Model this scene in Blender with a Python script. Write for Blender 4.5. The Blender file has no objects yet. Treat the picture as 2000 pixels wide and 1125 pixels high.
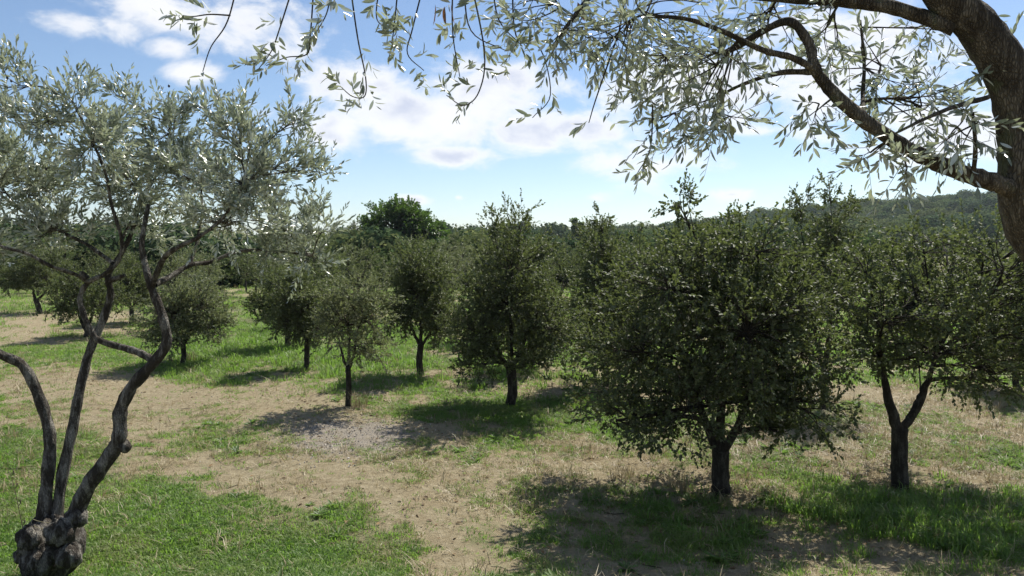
import bpy, math, random
import numpy as np
from mathutils import Vector

# ------------------------------------------------------------------ camera, sky, sun, exposure
S = bpy.context.scene
COL = S.collection
CAM_H = 2.5
F = 28.0 / 36.0 * 2000.0                    # focal length in photo pixels (2000 px wide)
PITCH = math.atan((562.5 - 482.0) / F)      # horizon lies at photo row 482
cam_d = bpy.data.cameras.new('camera'); cam = bpy.data.objects.new('camera', cam_d); COL.objects.link(cam)
cam.location = (0, 0, CAM_H); cam.rotation_euler = (math.pi / 2 - PITCH, 0, 0)
cam_d.lens = 28; cam_d.sensor_width = 36; cam_d.clip_start = 0.05; cam_d.clip_end = 12000
S.camera = cam
S.render.resolution_x = 1024; S.render.resolution_y = 576

SUN_AZ, SUN_EL = math.radians(33), math.radians(52)      # azimuth clockwise from +Y
W = bpy.data.worlds.new('World'); S.world = W; W.use_nodes = True
sun_d = bpy.data.lights.new('sun', 'SUN'); sun_d.energy = 4.8; sun_d.angle = math.radians(0.53); sun_d.color = (1.0, 0.95, 0.86)
sun = bpy.data.objects.new('sun', sun_d); COL.objects.link(sun); sun.location = (20, 30, 40)
sd = Vector((math.sin(SUN_AZ) * math.cos(SUN_EL), math.cos(SUN_AZ) * math.cos(SUN_EL), math.sin(SUN_EL)))
sun.rotation_euler = (-sd).to_track_quat('-Z', 'Y').to_euler()
S.view_settings.view_transform = 'Standard'; S.view_settings.look = 'None'
S.view_settings.gamma = 1.0; S.view_settings.exposure = 0.6
SKY_STRENGTH = 0.088

def pdir(px, py):
    r, u = (px - 1000.0) / F, (562.5 - py) / F
    c, s = math.cos(PITCH), math.sin(PITCH)
    return np.array([r, c + u * s, -s + u * c])

def P(px, py, Y):
    d = pdir(px, py)
    return np.array([0, 0, CAM_H]) + d * (Y / d[1])

# ------------------------------------------------------------------ node helpers
class NT:
    def __init__(s, tree):
        s.t = tree; s.n = tree.nodes; s.l = tree.links
    def new(s, kind, **kw):
        n = s.n.new(kind)
        for k, v in kw.items(): setattr(n, k, v)
        return n
    def put(s, sock, v):
        if isinstance(v, bpy.types.NodeSocket): s.l.new(v, sock)
        elif v is not None: sock.default_value = v
    def math(s, op, a, b=None, c=None, clamp=False):
        n = s.new('ShaderNodeMath', operation=op); n.use_clamp = clamp
        s.put(n.inputs[0], a)
        if b is not None: s.put(n.inputs[1], b)
        if c is not None: s.put(n.inputs[2], c)
        return n.outputs[0]
    def vmath(s, op, a, b=None):
        n = s.new('ShaderNodeVectorMath', operation=op); s.put(n.inputs[0], a)
        if b is not None: s.put(n.inputs[1], b)
        return n.outputs['Value'] if op in ('LENGTH', 'DOT_PRODUCT') else n.outputs[0]
    def mix(s, f, a, b):
        n = s.new('ShaderNodeMix', data_type='RGBA'); s.put(n.inputs[0], f)
        s.put(n.inputs[6], a if isinstance(a, bpy.types.NodeSocket) else (*a, 1)); s.put(n.inputs[7], b if isinstance(b, bpy.types.NodeSocket) else (*b, 1))
        return n.outputs[2]
    def noise(s, vec, scale, detail=4, rough=0.55, dist=0.0):
        n = s.new('ShaderNodeTexNoise'); s.put(n.inputs['Vector'], vec)
        n.inputs['Scale'].default_value = scale; n.inputs['Detail'].default_value = detail
        n.inputs['Roughness'].default_value = rough; n.inputs['Distortion'].default_value = dist
        return n.outputs[0]
    def smooth(s, v, lo, hi, a=0.0, b=1.0):
        n = s.new('ShaderNodeMapRange', interpolation_type='SMOOTHSTEP'); s.put(n.inputs[0], v)
        n.inputs[1].default_value = lo; n.inputs[2].default_value = hi; n.inputs[3].default_value = a; n.inputs[4].default_value = b
        return n.outputs[0]
    def ramp(s, f, stops):
        n = s.new('ShaderNodeValToRGB'); s.put(n.inputs[0], f); e = n.color_ramp.elements
        e[0].position, e[0].color = stops[0][0], (*stops[0][1], 1); e[1].position, e[1].color = stops[-1][0], (*stops[-1][1], 1)
        for p, c in stops[1:-1]:
            k = e.new(p); k.color = (*c, 1)
        return n.outputs[0]
    def attr(s, name): return s.new('ShaderNodeAttribute', attribute_name=name).outputs['Fac']
    def bump(s, h, strength, dist=0.02):
        n = s.new('ShaderNodeBump'); n.inputs['Strength'].default_value = strength; n.inputs['Distance'].default_value = dist
        s.put(n.inputs['Height'], h); return n.outputs[0]

def material(name):
    m = bpy.data.materials.new(name); m.use_nodes = True
    t = NT(m.node_tree); b = t.n['Principled BSDF']
    return m, t, b

# ------------------------------------------------------------------ sky with clouds
def build_sky():
    t = NT(W.node_tree); t.n.clear()
    out = t.new('ShaderNodeOutputWorld'); bg = t.new('ShaderNodeBackground'); bg.inputs[1].default_value = SKY_STRENGTH
    t.l.new(bg.outputs[0], out.inputs[0])
    sky = t.new('ShaderNodeTexSky', sky_type='NISHITA'); sky.sun_disc = False
    sky.sun_elevation = SUN_EL; sky.sun_rotation = SUN_AZ; sky.altitude = 100; sky.air_density = 0.85; sky.dust_density = 0.3; sky.ozone_density = 2.6
    g = t.new('ShaderNodeTexCoord').outputs['Generated']
    sep = t.new('ShaderNodeSeparateXYZ'); t.put(sep.inputs[0], g); x, y, z = sep.outputs
    az = t.math('ARCTAN2', x, y); el = t.math('ARCSINE', z)
    cb = t.new('ShaderNodeCombineXYZ'); t.put(cb.inputs[0], az); t.put(cb.inputs[1], el); ang = cb.outputs[0]
    # clouds seen in the photograph: centre and radii in photo pixels, weight
    blobs = [(830, 225, 270, 75, 1), (690, 165, 140, 50, 1), (960, 170, 170, 60, 1), (1060, 255, 170, 55, 1), (650, 250, 100, 55, 1), (890, 305, 110, 28, .9),
             (330, 35, 180, 50, .85), (490, 50, 140, 55, .85), (220, 48, 120, 30, .7), (375, 142, 62, 28, .9), (330, 92, 50, 30, .9), (545, 85, 80, 40, .8),
             (812, 390, 44, 14, .85), (895, 385, 16, 8, .6), (1160, 386, 55, 16, .6), (1430, 380, 80, 16, .55), (1480, 255, 90, 16, .6),
             (1250, 315, 150, 50, .62), (1330, 190, 220, 90, .75), (1620, 140, 260, 130, .72), (1850, 240, 220, 90, .66)]
    field = None
    for (px, py, rx, ry, w) in blobs:
        d = pdir(px, py); d = d / np.linalg.norm(d)
        a0, e0 = math.atan2(d[0], d[1]), math.asin(d[2])
        v = t.vmath('SUBTRACT', ang, (a0, e0, 0)); v = t.vmath('MULTIPLY', v, (F / rx, F / ry, 0))
        L = t.vmath('LENGTH', v); f = t.math('MULTIPLY', t.math('SUBTRACT', 1.15, L), w)
        field = f if field is None else t.math('MAXIMUM', field, f)
    # the same kind of clouds over the rest of the sky
    zz = t.math('MAXIMUM', z, 0.06)
    cp = t.new('ShaderNodeCombineXYZ'); t.put(cp.inputs[0], t.math('DIVIDE', x, zz)); t.put(cp.inputs[1], t.math('DIVIDE', y, zz))
    gen = t.noise(cp.outputs[0], 0.55, 5, 0.55)
    gen = t.math('MULTIPLY', t.math('SUBTRACT', gen, 0.54), 5.0)
    vd = pdir(1000, 300); vd = vd / np.linalg.norm(vd)
    away = t.smooth(t.vmath('DOT_PRODUCT', g, tuple(vd)), math.cos(math.radians(46)), math.cos(math.radians(37)), 1.0, 0.0)
    gen = t.math('SUBTRACT', t.math('MULTIPLY', t.math('ADD', gen, 1.5), away), 1.5)
    field = t.math('MAXIMUM', field, gen)
    st = t.vmath('MULTIPLY', ang, (1.0, 1.7, 1.0))
    n1 = t.noise(st, 13.0, 8, 0.6, 0.3)
    dens = t.math('ADD', field, t.math('MULTIPLY', t.math('SUBTRACT', n1, 0.52), 2.3))
    mask = t.smooth(dens, -0.02, 0.72)
    mask = t.math('MULTIPLY', mask, t.smooth(z, 0.0, 0.03))
    n2 = t.noise(t.vmath('ADD', st, (3.1, 0.02, 0)), 9.0, 5, 0.5)
    shade = t.math('MULTIPLY', t.smooth(dens, 0.45, 1.1), t.smooth(n2, 0.36, 0.58))
    k = 0.69 / SKY_STRENGTH
    cc = t.mix(shade, (1.02 * k, 1.02 * k, 1.03 * k), (0.66 * k, 0.70 * k, 0.84 * k))
    t.put(bg.inputs[0], t.mix(t.math('MULTIPLY', mask, 0.9), sky.outputs[0], cc))
build_sky()

# ------------------------------------------------------------------ mesh building
class MB:
    def __init__(s): s.v = []; s.f4 = []; s.f3 = []; s.r = []; s.n = 0; s.smooth = True
    def add(s, v, quads=None, tris=None, rnd=0.0):
        v = np.asarray(v, float).reshape(-1, 3)
        if quads is not None and len(quads): s.f4.append(np.asarray(quads, np.int64).reshape(-1, 4) + s.n)
        if tris is not None and len(tris): s.f3.append(np.asarray(tris, np.int64).reshape(-1, 3) + s.n)
        s.v.append(v); s.r.append(np.broadcast_to(np.asarray(rnd, float), (len(v),))); s.n += len(v)
    def mesh(s, name, mat, origin=(0, 0, 0), smooth=True):
        v = np.concatenate(s.v) - np.asarray(origin, float)
        q = np.concatenate(s.f4) if s.f4 else np.zeros((0, 4), np.int64)
        t = np.concatenate(s.f3) if s.f3 else np.zeros((0, 3), np.int64)
        me = bpy.data.meshes.new(name)
        me.vertices.add(len(v)); me.vertices.foreach_set('co', v.astype(np.float32).ravel())
        li = np.concatenate([q.ravel(), t.ravel()]).astype(np.int32)
        me.loops.add(len(li)); me.loops.foreach_set('vertex_index', li)
        ls = np.concatenate([np.arange(len(q)) * 4, len(q) * 4 + np.arange(len(t)) * 3]).astype(np.int32)
        me.polygons.add(len(ls)); me.polygons.foreach_set('loop_start', ls)
        me.polygons.foreach_set('use_smooth', np.full(len(ls), smooth))
        me.update(calc_edges=True)
        a = me.attributes.new('rnd', 'FLOAT', 'POINT'); a.data.foreach_set('value', np.concatenate(s.r).astype(np.float32))
        if mat: me.materials.append(mat)
        return me

def link(name, me, parent=None, loc=None):
    o = bpy.data.objects.new(name, me); COL.objects.link(o)
    if parent: o.parent = parent
    if loc is not None: o.location = loc
    return o

def tag(o, label=None, cat=None, group=None, kind=None):
    if label: o['label'] = label
    if cat: o['category'] = cat
    if group: o['group'] = group
    if kind: o['kind'] = kind
    return o

def nrm(v): return v / np.maximum(np.linalg.norm(v, axis=-1, keepdims=True), 1e-9)

def tube(mb, pts, rad, sides=6, rnd=0.0, rough=0.0, rng=None, cap=True):
    pts = np.asarray(pts, float); n = len(pts); rad = np.broadcast_to(np.asarray(rad, float), (n,))
    tg = nrm(np.gradient(pts, axis=0))
    ref = np.array([0.31, 0.95, 0.05]) if abs(tg[:, 2]).mean() > 0.6 else np.array([0.02, 0.1, 1.0])
    a = nrm(np.cross(tg, ref)); b = np.cross(tg, a)
    th = np.arange(sides) * 2 * np.pi / sides
    rr = rad[:, None] * np.ones((n, sides))
    if rough and rng is not None: rr = rr * (1 + rough * rng.normal(size=(n, sides)))
    ring = pts[:, None, :] + rr[..., None] * (np.cos(th)[None, :, None] * a[:, None, :] + np.sin(th)[None, :, None] * b[:, None, :])
    i = np.arange(n - 1)[:, None] * sides; j = np.arange(sides)[None, :]; k = (j + 1) % sides
    q = np.stack([i + j, i + k, i + sides + k, i + sides + j], -1).reshape(-1, 4)
    v = ring.reshape(-1, 3); tris = None
    if cap:
        v = np.concatenate([v, pts[-1:] + tg[-1:] * rad[-1] * 0.4]); e = (n - 1) * sides
        tris = [(e + s_, e + (s_ + 1) % sides, n * sides) for s_ in range(sides)]
    mb.add(v, q, tris, rnd)

def spline(pts, m):
    """Catmull-Rom through the given points, m samples per span"""
    p = np.asarray(pts, float); p = np.vstack([2 * p[0] - p[1], p, 2 * p[-1] - p[-2]]); out = []
    for i in range(1, len(p) - 2):
        u = np.linspace(0, 1, m, endpoint=False)[:, None]
        out.append(0.5 * (2 * p[i] + (p[i + 1] - p[i - 1]) * u + (2 * p[i - 1] - 5 * p[i] + 4 * p[i + 1] - p[i + 2]) * u ** 2 + (3 * p[i] - p[i - 1] - 3 * p[i + 1] + p[i + 2]) * u ** 3))
    return np.vstack(out + [p[-2:-1]])

def bez(a, c, b, n):
    u = np.linspace(0, 1, n)[:, None]
    return (1 - u) ** 2 * a + 2 * u * (1 - u) * c + u ** 2 * b

# leaf templates: (s along, w across in half widths, z lift)
LEAF_T = {}
def leaf_template(kind):
    if kind in LEAF_T: return LEAF_T[kind]
    if kind == 'diamond':
        v = [(0, 0, 0), (.5, 1, .25), (1, 0, 0), (.5, -1, .25)]; q = [(0, 3, 2, 1)]; t = []
    elif kind == 'oak':
        v = [(0, 0, 0), (.3, .95, .3), (.7, .8, .25), (1, 0, -.1), (.7, -.8, .25), (.3, -.95, .3)]
        q = [(0, 3, 2, 1), (0, 5, 4, 3)]; t = []
    else:  # long curved leaf with a midrib
        st = [(0, 0), (.25, .8), (.52, 1), (.78, .72), (1, 0)]
        v = [(s, 0, -.35 * 0) for s, w in st] + [(s, w, .35) for s, w in st[1:4]] + [(s, -w, .35) for s, w in st[1:4]]
        q = [(1, 2, 6, 5), (2, 3, 7, 6), (2, 1, 8, 9), (3, 2, 9, 10)]
        t = [(0, 1, 5), (3, 4, 7), (1, 0, 8), (4, 3, 10)]
    LEAF_T[kind] = (np.array(v, float), q, t); return LEAF_T[kind]

def leaf_verts(kind, pos, d, nor, length, hw, curve=0.15):
    tv, q, t = leaf_template(kind); N = len(pos)
    d = nrm(d); nor = nrm(nor - d * (nor * d).sum(-1, keepdims=True)); sd_ = np.cross(nor, d)
    s, w, z = tv[:, 0], tv[:, 1], tv[:, 2]
    length = np.broadcast_to(length, (N,)); hw = np.broadcast_to(hw, (N,)); curve = np.broadcast_to(curve, (N,))
    zz = z[None] * hw[:, None] - curve[:, None] * length[:, None] * (s ** 2)[None]
    V = pos[:, None] + (s[None] * length[:, None])[..., None] * d[:, None] + (w[None] * hw[:, None])[..., None] * sd_[:, None] + zz[..., None] * nor[:, None]
    return V, q, t

def add_leaves(mb, kind, pos, d, nor, length, hw, rnd, curve=0.15):
    V, q, t = leaf_verts(kind, pos, d, nor, length, hw, curve); N, k = V.shape[:2]
    off = (np.arange(N) * k)[:, None, None]
    Q = (np.array(q)[None] + off).reshape(-1, 4) if q else None
    T = (np.array(t)[None] + off).reshape(-1, 3) if t else None
    mb.add(V.reshape(-1, 3), Q, T, np.repeat(rnd, k))

def twig_leaves(rng, start, d, length, nl, leaf_len, hw, spread, up, jitter=0.25):
    """arrays of twigs -> arrays of leaves set along them"""
    M = len(start); s = (np.arange(nl)[None] + rng.uniform(0.1, .9, (M, nl))) / nl
    s = 0.12 + 0.9 * s
    pos = start[:, None] + d[:, None] * (length[:, None] * s)[..., None]
    rv = rng.normal(size=(M, nl, 3)); dd = d[:, None]
    side = nrm(rv - dd * (rv * dd).sum(-1, keepdims=True))
    w = spread * (1.15 - 0.75 * s)[..., None]
    ld = nrm(dd * (1 - 0.35 * w) + side * w + rng.normal(size=(M, nl, 3)) * jitter * .5)
    nor = nrm(np.array([0, 0, up]) + rng.normal(size=(M, nl, 3)) * .55 + dd * 0.35)
    sz = rng.uniform(.65, 1.15, (M, nl)) * (1 - .25 * s)
    base_r = rng.uniform(0, 1, (M, 1)); r = np.clip(base_r * .65 + rng.uniform(0, 1, (M, nl)) * .35, 0, 1)
    return pos.reshape(-1, 3), ld.reshape(-1, 3), nor.reshape(-1, 3), (leaf_len * sz).ravel(), (hw * sz).ravel(), r.ravel()

class Grower:
    """limbs and secondary branches fill a set of ellipsoid lobes, twigs with leaves along them"""
    def __init__(s, rng): s.rng = rng; s.wood = MB(); s.skel = []; s.tw = [[], [], []]; s.wr = []
    def limb(s, pts, r0, r1, sides=8, rough=.04):
        rad = np.linspace(r0, r1, len(pts)); tube(s.wood, pts, rad, sides, s.rng.uniform(), rough, s.rng)
        s.skel.append(pts); s.wr.append(rad)
    def lobe(s, c, R, nsec, ntw, twl, arch=.12, out=.6, up=.5, r_limb=.022, sec_r=.008, shell=(.55, 1.0), droop=0.0, sec_sides=4, twig_tubes=True, core=None):
        rng = s.rng; c = np.asarray(c, float); R = np.asarray(R, float)
        allp = np.vstack(s.skel); allr = np.concatenate(s.wr)
        dist = np.linalg.norm(allp - c, axis=1) + np.maximum(0, allp[:, 2] - c[2]) * .6
        i = int(np.argmin(dist)); a = allp[i]; L = np.linalg.norm(c - a)
        if L > .08:
            ctrl = (a + c) / 2 + np.array([0, 0, arch * L]) + rng.normal(size=3) * .07 * L
            path = bez(a, ctrl, c, 7); r0 = min(allr[i] * .8, r_limb)
            tube(s.wood, path, np.linspace(r0, r0 * .45, 7), 5, rng.uniform(), .05, rng)
        else: path = np.array([a, c])
        for _ in range(nsec):
            b0 = path[rng.integers(len(path) // 3, len(path))]
            u = rng.normal(size=3); u /= np.linalg.norm(u); e = c + u * R * rng.uniform(*shell) * (rng.uniform(1.05, 1.4) if rng.uniform() < .13 else 1)
            L2 = np.linalg.norm(e - b0); ct = (b0 + e) / 2 + np.array([0, 0, (arch - droop) * L2]) + rng.normal(size=3) * .1 * L2
            sp = bez(b0, ct, e, 6); tube(s.wood, sp, np.linspace(sec_r, sec_r * .35, 6), sec_sides, rng.uniform())
            for k in range(ntw):
                t_ = rng.uniform(.3, 1) if k else 1.0; j = min(int(t_ * 5), 4); p = sp[j] + (sp[j + 1] - sp[j]) * (t_ * 5 - j)
                along = nrm(sp[j + 1] - sp[j]); o = nrm((p - c) / R)
                d = nrm(along * .5 + o * out + np.array([0, 0, up - droop]) + rng.normal(size=3) * .5)
                s.tw[0].append(p); s.tw[1].append(d); s.tw[2].append(twl * rng.uniform(.6, 1.3))
    def arrays(s): return np.array(s.tw[0]), np.array(s.tw[1]), np.array(s.tw[2])
    def twig_wood(s, r=.0025, every=1):
        p, d, l = s.arrays()
        for i in range(0, len(p), every):
            tube(s.wood, np.array([p[i], p[i] + d[i] * l[i] * .5, p[i] + d[i] * l[i]]), [r, r * .8, r * .5], 3, .5, cap=False)

# ------------------------------------------------------------------ materials
def leaf_material(name, top, under, trans, tw=.3, rough=.42, spec=.5):
    m, t, b = material(name)
    r = t.math('FRACT', t.math('ADD', t.attr('rnd'), t.new('ShaderNodeObjectInfo').outputs['Random']))
    ct = t.ramp(r, [(0, tuple(x * .65 for x in top)), (.55, top), (1, (top[0] * 1.55, top[1] * 1.4, top[2] * 1.15))])
    cu = t.ramp(r, [(0, tuple(x * .75 for x in under)), (1, tuple(x * 1.2 for x in under))])
    bf = t.new('ShaderNodeNewGeometry').outputs['Backfacing']
    t.put(b.inputs['Base Color'], t.mix(bf, ct, cu)); b.inputs['Roughness'].default_value = rough; b.inputs['Specular IOR Level'].default_value = spec
    tr = t.new('ShaderNodeBsdfTranslucent'); t.put(tr.inputs[0], t.mix(t.math('MULTIPLY', r, .6), trans, tuple(x * 1.4 for x in trans)))
    mx = t.new('ShaderNodeMixShader'); mx.inputs[0].default_value = tw
    t.l.new(b.outputs[0], mx.inputs[1]); t.l.new(tr.outputs[0], mx.inputs[2]); t.l.new(mx.outputs[0], t.n['Material Output'].inputs[0])
    return m

def bark_material(name, dark, light, scale=14, lo=.42, hi=.66, bump=.9, moss=None):
    m, t, b = material(name); co = t.new('ShaderNodeTexCoord').outputs['Object']
    st = t.vmath('MULTIPLY', co, (1, 1, .28))
    n1 = t.noise(st, scale, 6, .65, .4); n2 = t.noise(co, scale * .3, 3)
    c = t.mix(t.smooth(n1, lo, hi), dark, light)
    c = t.mix(t.smooth(n2, .5, .68, 0, .6), c, tuple(x * .5 for x in dark))
    vo = t.new('ShaderNodeTexVoronoi', feature='DISTANCE_TO_EDGE'); t.put(vo.inputs['Vector'], t.vmath('ADD', st, t.vmath('MULTIPLY', t.new('ShaderNodeTexNoise').outputs['Color'], (.05, .05, .05)))); vo.inputs['Scale'].default_value = scale * 5.5
    cr = t.smooth(vo.outputs['Distance'], .0, .22)
    c = t.mix(t.math('MULTIPLY_ADD', cr, .45, .55), tuple(x * .4 for x in dark), c)
    if moss: c = t.mix(t.smooth(t.noise(co, scale * .45, 4), .56, .66, 0, .7), c, moss)
    t.put(b.inputs['Base Color'], c); b.inputs['Roughness'].default_value = .9; b.inputs['Specular IOR Level'].default_value = .2
    t.put(b.inputs['Normal'], t.bump(t.math('ADD', t.math('MULTIPLY', cr, .3), t.math('ADD', n1, t.math('MULTIPLY', t.noise(st, scale * 4, 3), .4))), bump, .02))
    return m

M_OAK = leaf_material('holm_oak_leaf', (.070, .088, .038), (.145, .16, .105), (.16, .205, .05), .27, .55, .22)
M_OAKL = leaf_material('young_oak_leaf', (.115, .135, .068), (.21, .22, .155), (.22, .26, .09), .28, .55, .25)
M_OLIVE = leaf_material('olive_leaf', (.18, .21, .15), (.54, .57, .52), (.31, .36, .21), .28, .3, .9)
M_DECID = leaf_material('broad_leaf', (.06, .10, .028), (.09, .13, .05), (.12, .22, .03), .3, .45, .4)
M_WOOD = [leaf_material('far_foliage', c, tuple(x * 1.2 for x in c), tuple(x * 1.6 for x in c), .2, .9, .05) for c in ((.07, .11, .035), (.09, .125, .045), (.055, .09, .04), (.105, .13, .05))]
M_DRYLEAF = leaf_material('withered_leaf', (.20, .10, .05), (.24, .14, .08), (.3, .13, .05), .25, .5, .3)
M_BARK = bark_material('oak_bark', (.045, .037, .028), (.13, .115, .09), 18)
M_OBARK = bark_material('olive_bark', (.06, .05, .04), (.32, .30, .26), 20, .42, .64, 1.0)
M_OBARK2 = bark_material('shaded_mossy_olive_bark', (.07, .056, .04), (.20, .17, .125), 22, .4, .64, 1.0, (.12, .13, .07))  # shaded copy of the olive bark: shade put into darker tones, plus moss patches

# ------------------------------------------------------------------ ground
def sstep(t): t = np.clip(t, 0, 1); return t * t * (3 - 2 * t)
def gz(x, y):
    x = np.asarray(x, float); y = np.asarray(y, float)
    z = .9 * sstep((6.5 - y) / 4.5)
    near = np.exp(-np.maximum(0, y - 5) / 60)
    return z + near * (.025 * np.sin(x * 1.1 + .4 * y) + .02 * np.sin(y * 1.7 - x * .6) + .012 * np.sin(3.1 * x + 2.3 * y))
def ground_at(px, py):
    d = pdir(px, py); Y = CAM_H / max(1e-4, -d[2] / d[1])
    for _ in range(6): Y = (CAM_H - float(gz(d[0] / d[1] * Y, Y))) / (-d[2] / d[1])
    x = d[0] / d[1] * Y; return np.array([x, Y, float(gz(x, Y))])
def project(x, y, z):
    c, s = math.cos(PITCH), math.sin(PITCH); dz = z - CAM_H
    dep = np.maximum(y * c - dz * s, .3)
    return 1000 + F * x / dep, 562.5 - F * (y * s + dz * c) / dep

NOISE_RNG = np.random.default_rng(5)
NW = [(NOISE_RNG.normal(size=2) * f, NOISE_RNG.uniform(0, 6.28), a) for f, a in [(.5, 1), (.5, 1), (1.1, .8), (1.1, .8), (2.3, .7), (2.3, .7), (4.5, .5), (4.5, .5), (4.5, .5), (9, .35), (9, .35), (9, .35)]]
def wnoise(x, y, o=0):
    r = 0
    for (k, p, a) in NW: r = r + a * np.sin(k[0] * (x + o) + k[1] * (y - o) + p + 1.3 * np.sin(k[1] * x * .6 - k[0] * y * .7 + p * 2))
    return r / 2.6

# cover read from the photograph: (px, py, rx, ry, weight) in photo pixels
GREEN = [(150, 1060, 420, 150, .75), (480, 1100, 380, 90, .6), (0, 900, 200, 70, .35), (200, 690, 330, 26, .75), (560, 705, 260, 50, .6), (480, 650, 200, 40, .45),
         (950, 690, 420, 50, .35), (1000, 815, 320, 36, .5), (1650, 1000, 260, 60, .55), (1880, 1060, 200, 70, .7), (1200, 1085, 260, 55, .5), (900, 888, 100, 18, .5), (985, 862, 60, 24, .5),
         (1300, 900, 240, 40, .2), (330, 930, 200, 50, .2), (700, 1010, 140, 30, .2), (60, 600, 120, 14, .3)]
BARE = [(120, 765, 330, 55, .6), (380, 800, 240, 55, .5), (640, 915, 330, 50, .55), (60, 640, 190, 30, .85), (960, 955, 220, 45, .5), (830, 1010, 60, 50, .35), (880, 1075, 60, 40, .35),
        (680, 855, 150, 45, .8), (1750, 830, 380, 50, .15), (1400, 1010, 260, 40, .35), (1780, 1090, 130, 30, .45), (560, 760, 250, 30, .25), (250, 800, 260, 34, .35), (480, 860, 230, 32, .35), (800, 935, 230, 36, .35), (1020, 985, 150, 26, .3)]
def blobs(px, py, L):
    r = 0
    for (cx, cy, rx, ry, w) in L: r = r + w * np.exp(-(((px - cx) / rx) ** 2 + ((py - cy) / ry) ** 2))
    return r
def cover(x, y):
    """green 0..1, dry 0..1, gravel 0..1 at ground points"""
    z = gz(x, y); px, py = project(x, y, z); n = wnoise(x, y)
    g = .44 + .6 * blobs(px, py, GREEN) - .82 * blobs(px, py, BARE) + .12 * (y > 10.5) - .3 * np.exp(-((px - 1750) / 420) ** 2 - ((py - 835) / 60) ** 2) + .2 * n + .26 * wnoise(x * 2.6, y * 2.6, 2.) + .12 * wnoise(x * 7., y * 7., 5.) + .15 * (y > 24)
    dry = .45 + .25 * wnoise(x, y, 17.3) - .55 * blobs(px, py, BARE) + .7 * np.exp(-((px - 1700) / 450) ** 2 - ((py - 840) / 70) ** 2)
    gr = np.exp(-((((px - 680) / 155) ** 2 + ((py - 855) / 44) ** 2)) ** 1.1) * np.clip(1.0 + .35 * n + .35 * wnoise(x * 3, y * 3, 8.), 0, 1)
    return np.clip(g, 0, 1), np.clip(dry, 0, 1), np.clip(gr, 0, 1)

def axis(fine0, fine1, step, far, growth, neg=None):
    a = list(np.arange(fine0, fine1 + 1e-6, step)); d = step
    while a[-1] < far: d *= growth; a.append(a[-1] + d)
    d = step; b = []
    lim = -far if neg is None else neg; p = fine0
    while p > lim: d *= growth; p -= d; b.append(p)
    return np.array(b[::-1] + a)

def build_ground():
    xs = axis(-10, 10, .1, 6000, 1.18); ys = axis(4, 22, .1, 6000, 1.12, -40)
    X, Y = np.meshgrid(xs, ys); n = X.size; nx, ny = len(xs), len(ys)
    Z = gz(X, Y) + np.random.default_rng(2).normal(size=X.shape) * .005 * (np.abs(X) < 11) * (Y < 24); g, d, gr = cover(X.ravel(), Y.ravel())
    mb = MB(); i = (np.arange(ny - 1)[:, None] * nx + np.arange(nx - 1)[None]).ravel()
    mb.add(np.stack([X, Y, Z], -1).reshape(-1, 3), np.stack([i, i + 1, i + nx + 1, i + nx], -1))
    m, t, b = material('ground_soil')
    co = t.new('ShaderNodeNewGeometry').outputs['Position']
    n1 = t.noise(co, 1.6, 6, .6); n2 = t.noise(co, 14, 5, .65); n3 = t.noise(co, 70, 4, .7); n4 = t.noise(t.vmath('MULTIPLY', co, (1, 2.2, 1)), 36, 3, .7, .8)
    soil = t.ramp(n2, [(.25, (.215, .17, .10)), (.5, (.335, .28, .175)), (.75, (.45, .385, .26))])
    soil = t.mix(t.smooth(n1, .45, .7, 0, .45), soil, (.28, .215, .125))
    straw = t.ramp(n4, [(.3, (.20, .155, .085)), (.55, (.34, .275, .165)), (.75, (.48, .41, .27))])
    grass = t.ramp(n3, [(.3, (.07, .095, .03)), (.55, (.14, .17, .06)), (.8, (.24, .245, .11))])
    gra = t.ramp(t.noise(co, 55, 3, .7), [(.3, (.17, .145, .115)), (.5, (.31, .275, .23)), (.72, (.47, .43, .37))])
    dm = t.smooth(t.math('ADD', t.attr('dry'), t.math('MULTIPLY', t.math('SUBTRACT', n4, .5), 1.2)), .35, .75)
    c = t.mix(t.math('MULTIPLY', dm, .8), soil, straw)
    gm = t.smooth(t.math('ADD', t.attr('green'), t.math('MULTIPLY', t.math('SUBTRACT', n2, .5), 1.1)), .42, .85)
    c = t.mix(t.math('MULTIPLY', gm, .85), c, grass)
    c = t.mix(t.math('MULTIPLY', t.smooth(t.math('ADD', t.attr('gravel'), t.math('MULTIPLY', t.math('SUBTRACT', n2, .5), .9)), .3, .75), .85), c, gra)
    t.put(b.inputs['Base Color'], c); b.inputs['Roughness'].default_value = .95; b.inputs['Specular IOR Level'].default_value = .15
    t.put(b.inputs['Normal'], t.bump(t.math('ADD', t.math('MULTIPLY', n2, .7), t.math('ADD', n3, n4)), .9, .03))
    me = mb.mesh('ground', m)
    for nm, arr in (('green', g), ('dry', d), ('gravel', gr)):
        a = me.attributes.new(nm, 'FLOAT', 'POINT'); a.data.foreach_set('value', arr.astype(np.float32))
    o = link('ground', me); o['kind'] = 'structure'; return o
build_ground()

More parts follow.
